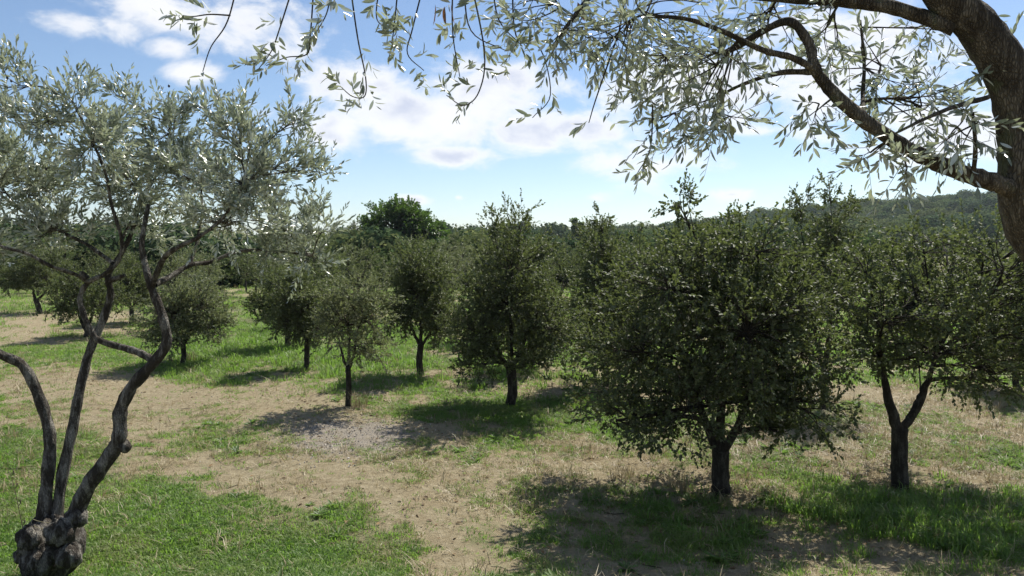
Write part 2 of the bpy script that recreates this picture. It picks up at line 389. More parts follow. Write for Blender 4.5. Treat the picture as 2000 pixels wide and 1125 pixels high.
# ------------------------------------------------------------------ hills and far woods
def hill_mesh(prof, Y0, Y1, xl, xr, nx, drop, mat, name):
    """prof: ridge as photo pixels (px, py); the ridge stands at distance Y1"""
    xs = np.linspace(xl, xr, nx); vs = np.linspace(0, 1.25, 26)
    ppx = np.array([p[0] for p in prof], float); ppy = np.array([p[1] for p in prof], float)
    X, V = np.meshgrid(xs, vs); Y = Y0 + (Y1 - Y0) * V
    px = 1000 + F * xs / Y1
    top = CAM_H + (482 - np.interp(px, ppx, ppy)) / F * Y1 - drop
    Z = np.maximum(top, -2)[None] * np.where(V <= 1, sstep(V), 1 - .5 * (V - 1)) + .02 * (Y1 - Y0) * .15 * np.sin(X * .05 + Y * .03) * np.sin(V * 3.1) - .3
    mb = MB(); n = nx; i = (np.arange(25)[:, None] * n + np.arange(n - 1)[None]).ravel()
    mb.add(np.stack([X, Y, Z], -1).reshape(-1, 3), np.stack([i, i + 1, i + n + 1, i + n], -1))
    o = link(name, mb.mesh(name, mat)); o['kind'] = 'structure'; return X, Y, Z

mh, th_, bh = material('hill_scrub')
co = th_.new('ShaderNodeNewGeometry').outputs['Position']
th_.put(bh.inputs['Base Color'], th_.ramp(th_.noise(co, .12, 5, .6), [(.3, (.035, .055, .02)), (.6, (.06, .085, .03)), (.8, (.11, .12, .05))])); bh.inputs['Roughness'].default_value = 1
HX, HY, HZ = hill_mesh([(200, 478), (900, 474), (1130, 464), (1300, 446), (1500, 417), (1700, 399), (1930, 379), (2150, 366), (2600, 350), (4000, 360)], 170, 460, -60, 700, 90, 6.0, mh, 'hill')
FX, FY, FZ = hill_mesh([(-1500, 462), (-400, 460), (100, 462), (500, 467), (640, 469), (760, 474), (1000, 482), (3000, 482)], 2200, 3400, -6000, 900, 80, 0, mh, 'hill')

def crown_source(seed, n=1100):
    rng = np.random.default_rng(seed); mb = MB()
    lob = [(rng.normal(size=3) * [.25, .25, .18] + [0, 0, .55], rng.uniform(.28, .45)) for _ in range(7)]
    pos = []; nor = []
    for k in range(n):
        c, r = lob[rng.integers(7)]; u = nrm(rng.normal(size=3)); pos.append(c + u * r * rng.uniform(.8, 1.05)); nor.append(u + rng.normal(size=3) * .5)
    pos = np.array(pos); nor = nrm(np.array(nor)); d = nrm(np.cross(nor, rng.normal(size=(n, 3))))
    add_leaves(mb, 'diamond', pos, d, nor, rng.uniform(.09, .15, n), rng.uniform(.03, .055, n), rng.uniform(0, 1, n))
    tube(mb, np.array([(0, 0, -.05), (.02, 0, .3), (0, .03, .6)]), [.05, .04, .02], 5, .2)
    return mb

def instancer(name, pts, scale, rot, idx, meshes, kind='stuff', tilt=None):
    me = bpy.data.meshes.new(name); me.vertices.add(len(pts)); me.vertices.foreach_set('co', np.asarray(pts, np.float32).ravel())
    for nm, ty, arr in (('scl', 'FLOAT_VECTOR', scale), ('rot', 'FLOAT_VECTOR', rot), ('idx', 'INT', idx)):
        a = me.attributes.new(nm, ty, 'POINT'); a.data.foreach_set('vector' if 'VECTOR' in ty else 'value', np.asarray(arr, np.float32 if 'VECTOR' in ty else np.int32).ravel())
    o = link(name, me); o['kind'] = kind
    ng = bpy.data.node_groups.new(name + '_scatter', 'GeometryNodeTree')
    ng.interface.new_socket('Geometry', in_out='INPUT', socket_type='NodeSocketGeometry'); ng.interface.new_socket('Geometry', in_out='OUTPUT', socket_type='NodeSocketGeometry')
    N, L = ng.nodes, ng.links; gi = N.new('NodeGroupInput'); go = N.new('NodeGroupOutput')
    def attr(nm, ty):
        a = N.new('GeometryNodeInputNamedAttribute'); a.data_type = ty; a.inputs[0].default_value = nm; return a.outputs[0]
    join = N.new('GeometryNodeJoinGeometry')
    for k, src in enumerate(meshes):
        so = bpy.data.objects.new(src.name, src)
        oi = N.new('GeometryNodeObjectInfo'); oi.inputs['Object'].default_value = so; oi.transform_space = 'ORIGINAL'
        ip = N.new('GeometryNodeInstanceOnPoints'); L.new(gi.outputs[0], ip.inputs['Points']); L.new(oi.outputs['Geometry'], ip.inputs['Instance'])
        cmp = N.new('FunctionNodeCompare'); cmp.data_type = 'INT'; cmp.operation = 'EQUAL'
        ii = [s for s in cmp.inputs if s.type == 'INT']; L.new(attr('idx', 'INT'), ii[0]); ii[1].default_value = k
        L.new(cmp.outputs[0], ip.inputs['Selection'])
        e2r = N.new('FunctionNodeEulerToRotation'); L.new(attr('rot', 'FLOAT_VECTOR'), e2r.inputs[0]); L.new(e2r.outputs[0], ip.inputs['Rotation'])
        L.new(attr('scl', 'FLOAT_VECTOR'), ip.inputs['Scale']); L.new(ip.outputs[0], join.inputs[0])
    L.new(join.outputs[0], go.inputs[0])
    md = o.modifiers.new('scatter', 'NODES'); md.node_group = ng
    return o

def build_woods():
    rng = np.random.default_rng(31)
    src = [crown_source(40 + k).mesh('wood_crown', M_WOOD[k]) for k in range(4)]
    pts = []; sc = []
    for _ in range(3600):                                   # wooded slope of the hill
        r, c = rng.integers(3, 22), rng.integers(0, 89); f, g = rng.uniform(0, 1, 2)
        x = HX[r, c] * (1 - f) + HX[r, c + 1] * f; y = HY[r, c] * (1 - g) + HY[r + 1, c] * g
        z = HZ[r, c] * (1 - f) * (1 - g) + HZ[r, c + 1] * f * (1 - g) + HZ[r + 1, c] * g * (1 - f) + HZ[r + 1, c + 1] * f * g
        if abs(x) / y > .8: continue
        h = rng.uniform(5, 9); pts.append((x, y, z)); sc.append((h * rng.uniform(.9, 1.3), h * 1.1, h))
    for _ in range(2300):                                   # plain behind the orchard
        y = 50 + 285 * rng.uniform(0, 1) ** 1.4; x = rng.uniform(-.72, .45) * y
        px = 1000 + F * x / y
        lim = 2.5 + (30 if px < 420 else (-4 if 1040 < px < 1210 and y < 170 else 15)) / F * y
        h = lim * rng.uniform(.4, 1.0) ** .8 * 1.1; pts.append((x, y, -.1)); sc.append((h * rng.uniform(.9, 1.4), h * 1.1, h))
    n = len(pts)
    instancer('woodland', pts, sc, np.stack([np.zeros(n), np.zeros(n), rng.uniform(0, 6.28, n)], -1), rng.integers(0, 4, n), src)
build_woods()

# ------------------------------------------------------------------ trees
def tree_empty(name, loc, label, group=None, cat='tree'):
    e = bpy.data.objects.new(name, None); COL.objects.link(e); e.location = loc; e.empty_display_size = .3
    tag(e, label, cat, group); return e

def finish_tree(root, G, leaf_kind, mat, nl, leaf_len, hw, spread, up, bark=None, leaves=None):
    o = np.array(root.location); rng = G.rng
    link('trunk', G.wood.mesh('trunk', bark or M_BARK, o), root)
    p, d, l = G.arrays(); mb = MB()
    add_leaves(mb, leaf_kind, *twig_leaves(rng, p, d, l, nl, leaf_len, hw, spread, up))
    link('crown', mb.mesh('crown', mat, o), root)['kind'] = 'stuff'
    return root

def oak(px, py, lobes, label, seed, fork_py, stems, trunk_w, Yoff=0, nsec=36, ntw=6, nl=10, twl=.18, leaf=.048, mat=None, depth=1.0, group=None, kind='oak', lean=0):
    """holm oak: foot at photo pixel (px, py); lobes (px, py, rx, ry) give its crown at the distance of the foot"""
    rng = np.random.default_rng(seed); b = ground_at(px, py); Y = b[1]; sc = Y / F
    G = Grower(rng); fork = P(px + lean, fork_py, Y); rw = trunk_w * sc / 2
    tp = spline([b - [0, 0, .12], b + [0, 0, .02], (b * .55 + fork * .45) + rng.normal(size=3) * [.02, .02, 0], fork], 5)
    rad = np.interp(np.linspace(0, 1, len(tp)), [0, .25, .45, 1], [1.35, 1.12, 1, .95]) * rw
    tube(G.wood, tp, rad, 12, .3, .04, rng, cap=True); G.skel.append(tp[-2:]); G.wr.append(rad[-2:])
    for (sx, sy, dy, k) in stems:                           # main forks of the trunk
        e = P(sx, sy, Y + dy); mid = fork * .5 + e * .5 + np.array([(sx - px) * sc * .18, dy * .2, -.03])
        pts = spline([fork - [0, 0, .06], mid, e], 6) + rng.normal(size=(13, 3)) * .006
        G.limb(pts, rw * k, rw * k * .38, 8)
    cx = np.mean([l[0] for l in lobes]); half = max(abs(l[0] - cx) + l[2] for l in lobes)
    for (lx, ly, rx, ry) in lobes:
        room = math.sqrt(max(.08, 1 - (abs(lx - cx) / half) ** 2)) * half * sc * depth
        ds = [0] if min(rx, ry) < 46 * (8 / Y) else [rng.uniform(-.75, -.35), rng.uniform(.3, .75)]
        for k in ds:
            c = P(lx, ly, Y) + np.array([0, k * room, 0]) + rng.normal(size=3) * .05; R = np.array([rx * sc, max(.55 * room, .5 * rx * sc) if len(ds) > 1 else rx * sc * .8, ry * sc])
            n = max(4, int(nsec * (R[0] * R[2]) / .16)) if len(ds) > 1 else max(3, int(nsec * .6 * min(1, R[0] * R[2] / .06)))
            G.lobe(c, R, min(n, nsec * 3), ntw, twl, up=.35, r_limb=rw * .35, sec_r=.006, sec_sides=4 if Y < 10 else 3)
    if Y < 13: G.twig_wood(.002, 3)
    root = tree_empty('holm_oak_tree', b, label, group)
    return finish_tree(root, G, kind, mat or M_OAK, nl, leaf, leaf * .34, .9, .75)

oak(1408, 962, [(1390, 630, 140, 130), (1275, 570, 105, 95), (1215, 690, 95, 85), (1190, 785, 70, 50), (1335, 505, 100, 60), (1440, 505, 95, 60), (1520, 570, 85, 85),
                (1548, 670, 72, 88), (1515, 780, 80, 62), (1440, 750, 110, 70), (1310, 760, 95, 70), (1335, 395, 24, 38), (1405, 430, 40, 30), (1245, 820, 50, 36), (1170, 600, 45, 30), (1535, 845, 40, 30)],
    'large spreading holm oak with drooping lower branches reaching almost to the shaded grass', 11, 880, [(1350, 700, .3, .6), (1475, 700, -.2, .55), (1410, 620, .1, .6)], 35)
oak(1758, 953, [(1750, 560, 105, 85), (1670, 610, 65, 85), (1850, 530, 105, 95), (1935, 620, 95, 105), (1780, 670, 110, 70), (1880, 710, 100, 60), (1700, 700, 70, 45), (2010, 540, 90, 100), (1800, 475, 95, 45),
                (1920, 470, 90, 50), (2050, 680, 90, 100), (1960, 750, 60, 40), (1690, 510, 50, 45)],
    'holm oak with bare trunk forking in a wide Y below its open crown', 12, 838, [(1722, 700, 0, .72), (1830, 690, .1, .6), (1800, 760, .3, .35)], 32, nsec=20, ntw=6)
oak(997, 793, [(995, 600, 95, 100), (925, 640, 65, 65), (1070, 620, 62, 75), (1000, 510, 72, 70), (1012, 440, 32, 42), (950, 560, 55, 55), (1055, 690, 55, 42), (935, 700, 58, 36), (958, 440, 18, 34), (1062, 465, 26, 42), (1100, 640, 34, 50)],
    'tall dense dark holm oak with pale upright shoots at its top', 13, 715, [(960, 650, .1, .6), (1030, 640, -.1, .6), (998, 600, .1, .7)], 20, nsec=26, ntw=6, leaf=.05)
oak(680, 793, [(685, 610, 62, 60), (640, 620, 42, 45), (730, 620, 44, 50), (690, 560, 50, 38), (740, 680, 34, 40), (640, 570, 34, 30), (700, 680, 40, 36), (735, 570, 34, 30)],
    'small pale green holm oak with slim trunk beside the gravel patch', 14, 718, [(660, 650, .1, .6), (700, 640, -.1, .6), (682, 620, .15, .55)], 11, nsec=20, ntw=6, leaf=.045, mat=M_OAKL)
oak(822, 733, [(822, 580, 58, 70), (790, 620, 36, 45), (858, 600, 36, 50), (822, 510, 48, 45), (800, 540, 36, 40), (850, 540, 36, 36), (862, 650, 30, 34)],
    'dark holm oak with a low side branch, standing behind the pale young tree', 15, 672, [(800, 620, .1, .6), (845, 630, -.1, .5), (822, 590, .1, .6)], 13, nsec=28, leaf=.052)
oak(600, 724, [(590, 600, 55, 55), (560, 630, 40, 40), (620, 640, 36, 40), (600, 550, 45, 36), (570, 570, 36, 34)],
    'round dark holm oak with straight trunk above a dark strip of shade', 16, 665, [(585, 620, .1, .6), (615, 620, -.1, .6)], 11, nsec=28, leaf=.052)
oak(357, 711, [(360, 610, 60, 52), (325, 620, 36, 45), (410, 600, 42, 48), (370, 565, 50, 30), (425, 640, 30, 34), (345, 660, 40, 30)],
    'bushy grey-green holm oak on twin thin stems at the edge of the bare track', 17, 670, [(340, 630, .1, .7), (380, 620, -.1, .7)], 10, nsec=26, leaf=.052, mat=M_OAKL)
oak(563, 681, [(555, 590, 45, 45), (525, 600, 34, 40), (590, 600, 34, 40), (555, 550, 36, 26)], 'holm oak half hidden behind the round dark one', 18, 640, [(550, 610, .1, .6), (575, 610, 0, .6)], 11, nsec=24, leaf=.055)
oak(1020, 724, [(1020, 590, 60, 70), (1060, 640, 40, 50), (990, 640, 40, 50)], 'holm oak whose trunk shows just behind the tall dense one', 19, 665, [(1010, 620, .1, .6), (1035, 620, 0, .6)], 11, nsec=20, leaf=.055)
oak(1185, 752, [(1180, 560, 65, 70), (1150, 620, 42, 60), (1215, 620, 50, 60), (1175, 480, 42, 45), (1150, 660, 46, 40), (1210, 690, 50, 36), (1172, 440, 18, 26), (1215, 490, 34, 36)],
    'dark holm oak squeezed between the tall dense oak and the large spreading oak', 20, 690, [(1165, 620, .1, .6), (1205, 620, 0, .6)], 12, nsec=26, leaf=.052)
oak(1610, 800, [(1610, 520, 70, 80), (1570, 600, 50, 70), (1650, 600, 55, 70), (1630, 430, 34, 46), (1620, 370, 22, 34), (1548, 385, 24, 26), (1575, 420, 22, 28), (1650, 400, 18, 26), (1600, 460, 44, 40)],
    'holm oak with two tall leafy shoots rising above the others against the hill', 21, 730, [(1585, 560, .1, .6), (1630, 520, 0, .6), (1565, 450, 0, .3), (1625, 420, 0, .35)], 14, nsec=18, leaf=.05)
oak(1985, 765, [(1985, 600, 70, 80), (1940, 650, 45, 55), (2040, 640, 60, 70), (1990, 530, 55, 45), (1960, 700, 40, 36)], 'dark holm oak behind the Y-forked one, beside the dry straw strip', 22, 705, [(1965, 640, .1, .6), (2010, 640, 0, .6)], 12, nsec=24, leaf=.052)
oak(78, 612, [(78, 535, 46, 34), (45, 545, 30, 30), (112, 545, 32, 30), (80, 505, 36, 22)], 'leaning dark oak beside the bare dirt track', 23, 585, [(65, 560, .1, .7), (95, 560, 0, .6)], 10, nsec=22, leaf=.07, kind='diamond', lean=-8)
oak(168, 658, [(165, 580, 55, 40), (130, 595, 36, 34), (205, 590, 36, 36), (170, 545, 42, 26)], 'dark oak on two thin stems casting shade across the dirt track', 24, 640, [(152, 605, .1, .8), (182, 600, 0, .7)], 10, nsec=24, leaf=.06, kind='diamond')
oak(257, 631, [(258, 560, 44, 40), (230, 575, 28, 30), (288, 570, 28, 34), (258, 525, 34, 26)], 'small oak with straight short trunk in tall grass behind the olive tree', 25, 600, [(248, 575, .1, .7), (268, 575, 0, .6)], 9, nsec=22, leaf=.065, kind='diamond')

def orchard_rows():
    """the further rows of the plantation: four grown trees, copied"""
    protos = []
    for k in range(6):
        rng = np.random.default_rng(70 + k); G = Grower(rng); wd, ht = rng.uniform(.8, 1.2), rng.uniform(1.1, 1.6); rw = .055
        tp = np.array([(0, 0, -.1), (.01, 0, .35), (.02, .01, .75)]); tube(G.wood, tp, [rw * 1.3, rw, rw * .9], 8, .3); G.skel.append(tp[-2:]); G.wr.append(np.array([rw, rw]))
        for j in range(3):
            a = j * 2.1 + rng.uniform(0, 1); G.limb(bez(tp[-1], tp[-1] + [.1 * math.cos(a), .1 * math.sin(a), .4], np.array([.45 * math.cos(a), .45 * math.sin(a), 1.5]), 6), rw * .6, rw * .25, 5)
        for j in range(9):
            a = j * 2.4 + rng.uniform(-.4, .4); zc = 1.0 + ht * (j / 8.) + rng.uniform(-.12, .12); rr = .62 * wd * rng.uniform(.75, 1.2) * math.sin(.5 + 2.2 * (j / 8.)) ** .7
            G.lobe((rr * math.cos(a), rr * math.sin(a), zc), np.array([.55, .55, .45]) * rng.uniform(.8, 1.15), 8, 5, .24, up=.35, r_limb=.02, sec_r=.006, sec_sides=3)
        wood = G.wood.mesh('trunk', M_BARK); p, d, l = G.arrays(); mb = MB()
        add_leaves(mb, 'diamond', *twig_leaves(rng, p, d, l, 10, .078, .025, .9, .75))
        protos.append((wood, mb.mesh('crown', M_OAK if k % 2 else M_OAKL)))
    rng = np.random.default_rng(9); placed = []
    for r in range(7):
        y0 = 20.5 + r * 3.9
        for c in range(-9, 10):
            x = c * 3.6 + (r % 2) * 1.2 + rng.uniform(-.4, .4); y = y0 + rng.uniform(-.5, .5)
            px, py = project(x, y, 0.0)
            if px < -60 or px > 2060: continue
            if 430 < px < 520 and y < 34: continue
            if px < 330 and y < 36: continue
            if any((q[0] - x) ** 2 + (q[1] - y) ** 2 < 6 for q in NAMED): continue
            placed.append((x, y))
    for i, (x, y) in enumerate(placed):
        w, cmesh = protos[i % 6]; s = rng.uniform(.78, 1.12)
        e = tree_empty('holm_oak_tree', (x, y, float(gz(x, y))), ('rounded dark holm oak in the further rows of the plantation' if i % 2 else 'rounded grey-green holm oak in the further rows of the plantation'), ('dark' if i % 2 else 'grey-green') + ' holm oaks in the further plantation rows')
        e.scale = (s, s, s * rng.uniform(.92, 1.06)); e.rotation_euler = (rng.normal(0, .05), rng.normal(0, .05), rng.uniform(0, 6.28))
        link('trunk', w, e); link('crown', cmesh, e)['kind'] = 'stuff'
NAMED = [tuple(o.location)[:2] for o in COL.objects if o.name.startswith('holm_oak_tree')]
orchard_rows()

def far_trees():
    # broad deciduous tree standing above the plantation
    rng = np.random.default_rng(50); Y = 62.; G = Grower(rng); b = P(775, 520, Y); b[2] = 0
    sc = Y / F
    tube(G.wood, np.array([b - [0, 0, .2], b + [0, 0, 1.5], P(775, 470, Y)]), [.3, .24, .18], 8, .3); G.skel.append(np.array([b + [0, 0, 1.5], P(775, 470, Y)])); G.wr.append(np.array([.24, .18]))
    for (lx, ly, rx, ry) in [(770, 450, 50, 35), (730, 470, 34, 30), (815, 465, 40, 30), (750, 430, 28, 22), (790, 425, 28, 22), (835, 455, 26, 18), (722, 440, 12, 14), (770, 415, 16, 14), (800, 412, 10, 12), (822, 432, 14, 12), (855, 465, 16, 20), (775, 490, 60, 25)]:
        for k in (-1, 1): G.lobe(P(lx, ly - 5, Y + k * .8), np.array([rx, rx, ry]) * sc * 1.12, 16, 6, .55, up=.4, r_limb=.08, sec_r=.02, sec_sides=3)
    finish_tree(tree_empty('broadleaf_tree', b, 'tall bright green broadleaf tree with lumpy crown rising above the plantation'), G, 'diamond', M_DECID, 9, .26, .085, .9, .6)
    rng = np.random.default_rng(51); Y = 58.; G = Grower(rng); b = P(700, 520, Y); b[2] = 0; sc = Y / F
    tube(G.wood, np.array([b - [0, 0, .2], b + [0, 0, 1.2], P(698, 470, Y)]), [.16, .12, .07], 6, .3); G.skel.append(np.array([b + [0, 0, 1.2], P(698, 470, Y)])); G.wr.append(np.array([.12, .07]))
    for (lx, ly, rx, ry) in [(698, 445, 13, 12), (690, 465, 16, 12), (708, 470, 14, 14), (697, 485, 18, 14)]: G.lobe(P(lx, ly, Y), np.array([rx, rx, ry]) * sc, 12, 5, .35, up=.4, r_limb=.05, sec_r=.015, sec_sides=3)
    finish_tree(tree_empty('broadleaf_tree', b, 'slim dark tree left beside the tall bright green broadleaf tree'), G, 'diamond', M_OAK, 8, .16, .05, .9, .6)
    # poplars far behind
    for i, (px, top, w, lab) in enumerate([(1122, 432, 6, 'tall narrow poplar standing before the wooded hill, taller of the pair'), (1135, 440, 4, 'slender poplar beside the taller one before the wooded hill')]):
        rng = np.random.default_rng(60 + i); Y = 165.; sc = Y / F; G = Grower(rng); b = P(px, 500, Y); b[2] = 0; t_ = P(px, top, Y)
        sk = np.linspace(b, t_, 8); tube(G.wood, sk, np.linspace(.3, .04, 8), 6, .3); G.skel.append(sk); G.wr.append(np.linspace(.3, .04, 8))
        for f in np.linspace(.22, .97, 9):
            G.lobe(b + (t_ - b) * f, np.array([1, 1, 1.1]) * w * sc * (1.05 - .75 * max(0, f - .45) / .55), 10, 5, .7, up=1.2, r_limb=.08, sec_r=.03, sec_sides=3)
        finish_tree(tree_empty('poplar_tree', b, lab), G, 'diamond', M_DECID, 7, .5, .16, .7, .5)
far_trees()

# ------------------------------------------------------------------ the two olive trees
def leaf_objects(root, kind, A, n, mat, meshes, name='leaf'):
    """the n leaves that show largest become parts of their own; returns the rest"""
    pos, d, nor, L, hw, r = A
    dist = np.linalg.norm(pos - [0, 0, CAM_H], axis=1); px, py = project(pos[:, 0], pos[:, 1], pos[:, 2])
    vis = (px > 5) & (px < 1995) & (py > 5) & (py < 1120)
    order = np.argsort(-(L / dist) * vis)[:n]; o = np.array(root.location)
    for i in order:
        dd = nrm(d[i]); nn = nrm(nor[i] - dd * (nor[i] @ dd)); ss = np.cross(nn, dd)
        ob = link(name, meshes[i % len(meshes)], root)
        from mathutils import Matrix
        s = L[i] / .07
        Mx = Matrix(((dd[0], ss[0], nn[0]), (dd[1], ss[1], nn[1]), (dd[2], ss[2], nn[2]))).to_4x4()
        ob.matrix_local = Matrix.Translation(Vector(pos[i] - o)) @ Mx @ Matrix.Diagonal((s, s, s, 1))
    keep = np.ones(len(pos), bool); keep[order] = False
    return [a[keep] for a in A]

def leaf_mesh(hw, curve, mat):
    V, q, t = leaf_verts('long', np.zeros((1, 3)), np.array([[1., 0, 0]]), np.array([[0, 0, 1.]]), .07, hw, curve)
    mb = MB(); mb.add(V[0], q, t, 0.0); return mb.mesh('leaf', mat)
LEAFM = [leaf_mesh(h, c, M_OLIVE) for h, c in ((.0095, .12), (.0105, .22), (.0085, .05), (.010, -.12))]

def left_olive():
    Y = 5.75; b = ground_at(98, 1118); b[1] = Y; rng = np.random.default_rng(77); G = Grower(rng); sc = Y / F
    def q(px, py, dy=0): return P(px, py, Y + dy)
    stems = [([(82, 1035, 0), (93, 930, .02), (97, 850, .05), (76, 775, .05), (45, 715, .02), (0, 692, -.05), (-70, 650, -.15), (-130, 560, -.2), (-150, 440, -.2)], 15, 6),
             ([(108, 1035, .05), (122, 930, .08), (143, 830, .12), (155, 765, .15), (174, 690, .2), (203, 620, .25), (216, 575, .25), (212, 535, .25), (240, 490, .3), (262, 440, .35), (275, 380, .4)], 13.5, 3.5),
             ([(135, 1030, -.05), (172, 950, -.1), (215, 890, -.12), (233, 850, -.14), (236, 800, -.14), (258, 755, -.14), (300, 708, -.15), (326, 668, -.15), (316, 615, -.15), (299, 570, -.15), (290, 545, -.15), (280, 500, -.1), (277, 470, -.1), (290, 400, 0)], 18, 4),
             ([(300, 705, -.15), (275, 690, -.1), (245, 680, 0), (200, 667, .02), (180, 652, 0), (160, 605, 0), (157, 578, 0), (172, 552, 0), (205, 535, 0), (232, 508, -.02), (238, 470, -.05), (218, 400, -.1), (205, 335, -.15), (175, 265, -.2), (140, 195, -.2)], 8.5, 2),
             ([(172, 552, 0), (150, 537, -.1), (100, 520, -.3), (50, 494, -.4), (0, 480, -.5), (-60, 440, -.5)], 5, 2),
             ([(222, 515, 0), (170, 478, .2), (110, 448, .3), (40, 412, .4)], 5, 2.5),
             ([(296, 560, -.15), (320, 505, -.3), (350, 482, -.4), (390, 462, -.5), (440, 420, -.5), (480, 350, -.5)], 6.5, 2),
             ([(303, 556, -.15), (340, 536, 0), (372, 517, .1), (410, 512, .2), (470, 490, .3), (540, 490, .4), (610, 500, .4)], 7, 2),
             ([(370, 520, .1), (385, 470, .2), (395, 400, .3), (385, 320, .3)], 4, 1.8),
             ([(236, 470, .3), (285, 380, .5), (330, 290, .5), (345, 215, .5)], 4, 1.6)]
    for pts, w0, w1 in stems:
        sp = spline([q(*p) for p in pts], 6); n = len(sp); r = np.linspace(w0 * .88, w1, n) * sc
        r = r * (1 + .10 * np.sin(np.arange(n) * 1.3 + rng.uniform(0, 6)) * rng.uniform(.4, 1, n))
        tube(G.wood, sp, r, 12, rng.uniform(), .05, rng); G.skel.append(sp[n // 3:]); G.wr.append(r[n // 3:])
    # cut stubs on the stems
    for a, c, r in [((238, 868), (249, 878), 13), ((215, 548), (243, 538), 5), ((170, 545), (158, 532), 6)]:
        tube(G.wood, np.array([q(*a, -.12), q((a[0] + c[0]) / 2, (a[1] + c[1]) / 2, -.13), q(*c, -.14)]), np.array([1, .95, .75]) * r * sc, 9, .2, .08, rng)
    root = tree_empty('olive_tree', b, 'silvery olive tree with three crooked stems rising from a swollen knobbly base')
    for (lx, ly, rx, ry, dy) in [(60, 330, 110, 110, .3), (-50, 300, 110, 140, 0), (180, 260, 80, 80, -.3), (150, 195, 35, 50, -.2), (255, 340, 100, 90, .5), (330, 240, 62, 75, .4), (370, 330, 90, 90, .2), (455, 240, 48, 60, -.4),
                                 (475, 340, 85, 85, -.4), (450, 420, 90, 50, -.3), (560, 400, 70, 55, .3), (560, 310, 50, 50, -.2), (600, 475, 50, 40, .4), (520, 470, 80, 34, .4), (100, 430, 110, 45, .1), (290, 420, 80, 40, .3),
                                 (585, 210, 14, 36, -.3), (640, 320, 22, 22, 0), (15, 150, 36, 55, -.2), (60, 220, 60, 60, -.3), (250, 200, 40, 50, .3), (400, 190, 26, 40, .4), (-60, 480, 60, 60, -.4), (630, 430, 30, 30, .2)]:
        R = np.array([rx, max(rx, 45) * .9, ry]) * sc; n = int(np.clip(21 * (rx * ry) / 4500., 5, 46))
        G.lobe(q(lx, ly + 20, dy), R, n, 5, .20, out=.35, up=.75, r_limb=.009, sec_r=.0038, shell=(.4, 1.0))
    G.twig_wood(.0014, 2)
    o = b
    tk = link('trunk', G.wood.mesh('trunk', M_OBARK, o), root)
    # swollen base
    mb = MB(); nu, nv = 40, 30; th = np.arange(nu) / nu * 2 * np.pi; ph = np.linspace(-.42 * np.pi, .5 * np.pi, nv)
    TH, PH = np.meshgrid(th, ph); u = np.stack([np.cos(TH) * np.cos(PH), np.sin(TH) * np.cos(PH), np.sin(PH)], -1)
    k = 1 + .10 * np.sin(3 * TH + 2 * PH) * np.cos(PH) + .07 * np.sin(5 * TH - 4 * PH + 1) + .03 * np.sin(9 * TH + 7 * PH) + .02 * np.sin(13 * PH - 6 * TH)
    c = q(98, 1072); v = c + u * k[..., None] * np.array([58 * sc, 55 * sc, 66 * sc])
    i = (np.arange(nv - 1)[:, None] * nu + np.arange(nu)[None]).ravel(); j = (np.arange(nv - 1)[:, None] * nu + (np.arange(nu)[None] + 1) % nu).ravel()
    mb.add(v.reshape(-1, 3), np.stack([i, j, j + nu, i + nu], -1), None, .4)
    for (kx, ky, kr, dy) in [(150, 1010, 20, -.1), (60, 1050, 24, -.15), (118, 1040, 26, -.2), (135, 1085, 24, -.2), (75, 1100, 30, -.15), (45, 1085, 16, 0)]:
        cc = q(kx, ky, dy); mb.add(cc + u.reshape(-1, 3) * (kr * sc * k.reshape(-1)[::-1])[:, None], np.stack([i, j, j + nu, i + nu], -1), None, .4)
    link('burl', mb.mesh('burl', M_OBARK, o), root)
    # wire tied round the top of the base
    mw, tw_, bw = material('tying_wire'); bw.inputs['Base Color'].default_value = (.42, .36, .2, 1); bw.inputs['Roughness'].default_value = .5
    for zz, yy in ((1006, 0), (1016, 1)):
        a = np.linspace(0, 2 * np.pi, 30); cc = q(112, zz, -.02); w = MB()
        tube(w, np.stack([cc[0] + 45 * sc * np.cos(a), cc[1] + 42 * sc * np.sin(a), cc[2] + .012 * np.sin(2 * a + yy)], -1), .0018, 5); link('wire', w.mesh('wire', mw, o), root)
    p, d, l = G.arrays(); A = twig_leaves(rng, p, d, l, 12, .062, .0092, .75, .3)
    A = leaf_objects(root, 'long', A, 300, M_OLIVE, LEAFM)
    mb = MB(); add_leaves(mb, 'long', *A[:5], A[5], rng.uniform(-.1, .25, len(A[0]))); link('foliage', mb.mesh('foliage', M_OLIVE, o), root)['kind'] = 'stuff'
    # a few ripe olives
    mf, tf, bf_ = material('olive_fruit'); bf_.inputs['Base Color'].default_value = (.025, .02, .03, 1); bf_.inputs['Roughness'].default_value = .35
    fm = MB(); fm.add(u.reshape(-1, 3) * [.008, .008, .011], np.stack([i, j, j + nu, i + nu], -1)); fme = fm.mesh('olive', mf)
    for (ox, oy) in [(8, 140), (14, 152), (22, 158), (30, 168), (205, 215), (285, 250), (120, 262), (330, 168), (440, 260), (90, 330)]:
        link('olive', fme, root, q(ox, oy, rng.uniform(-.3, 0)) - o)
left_olive()

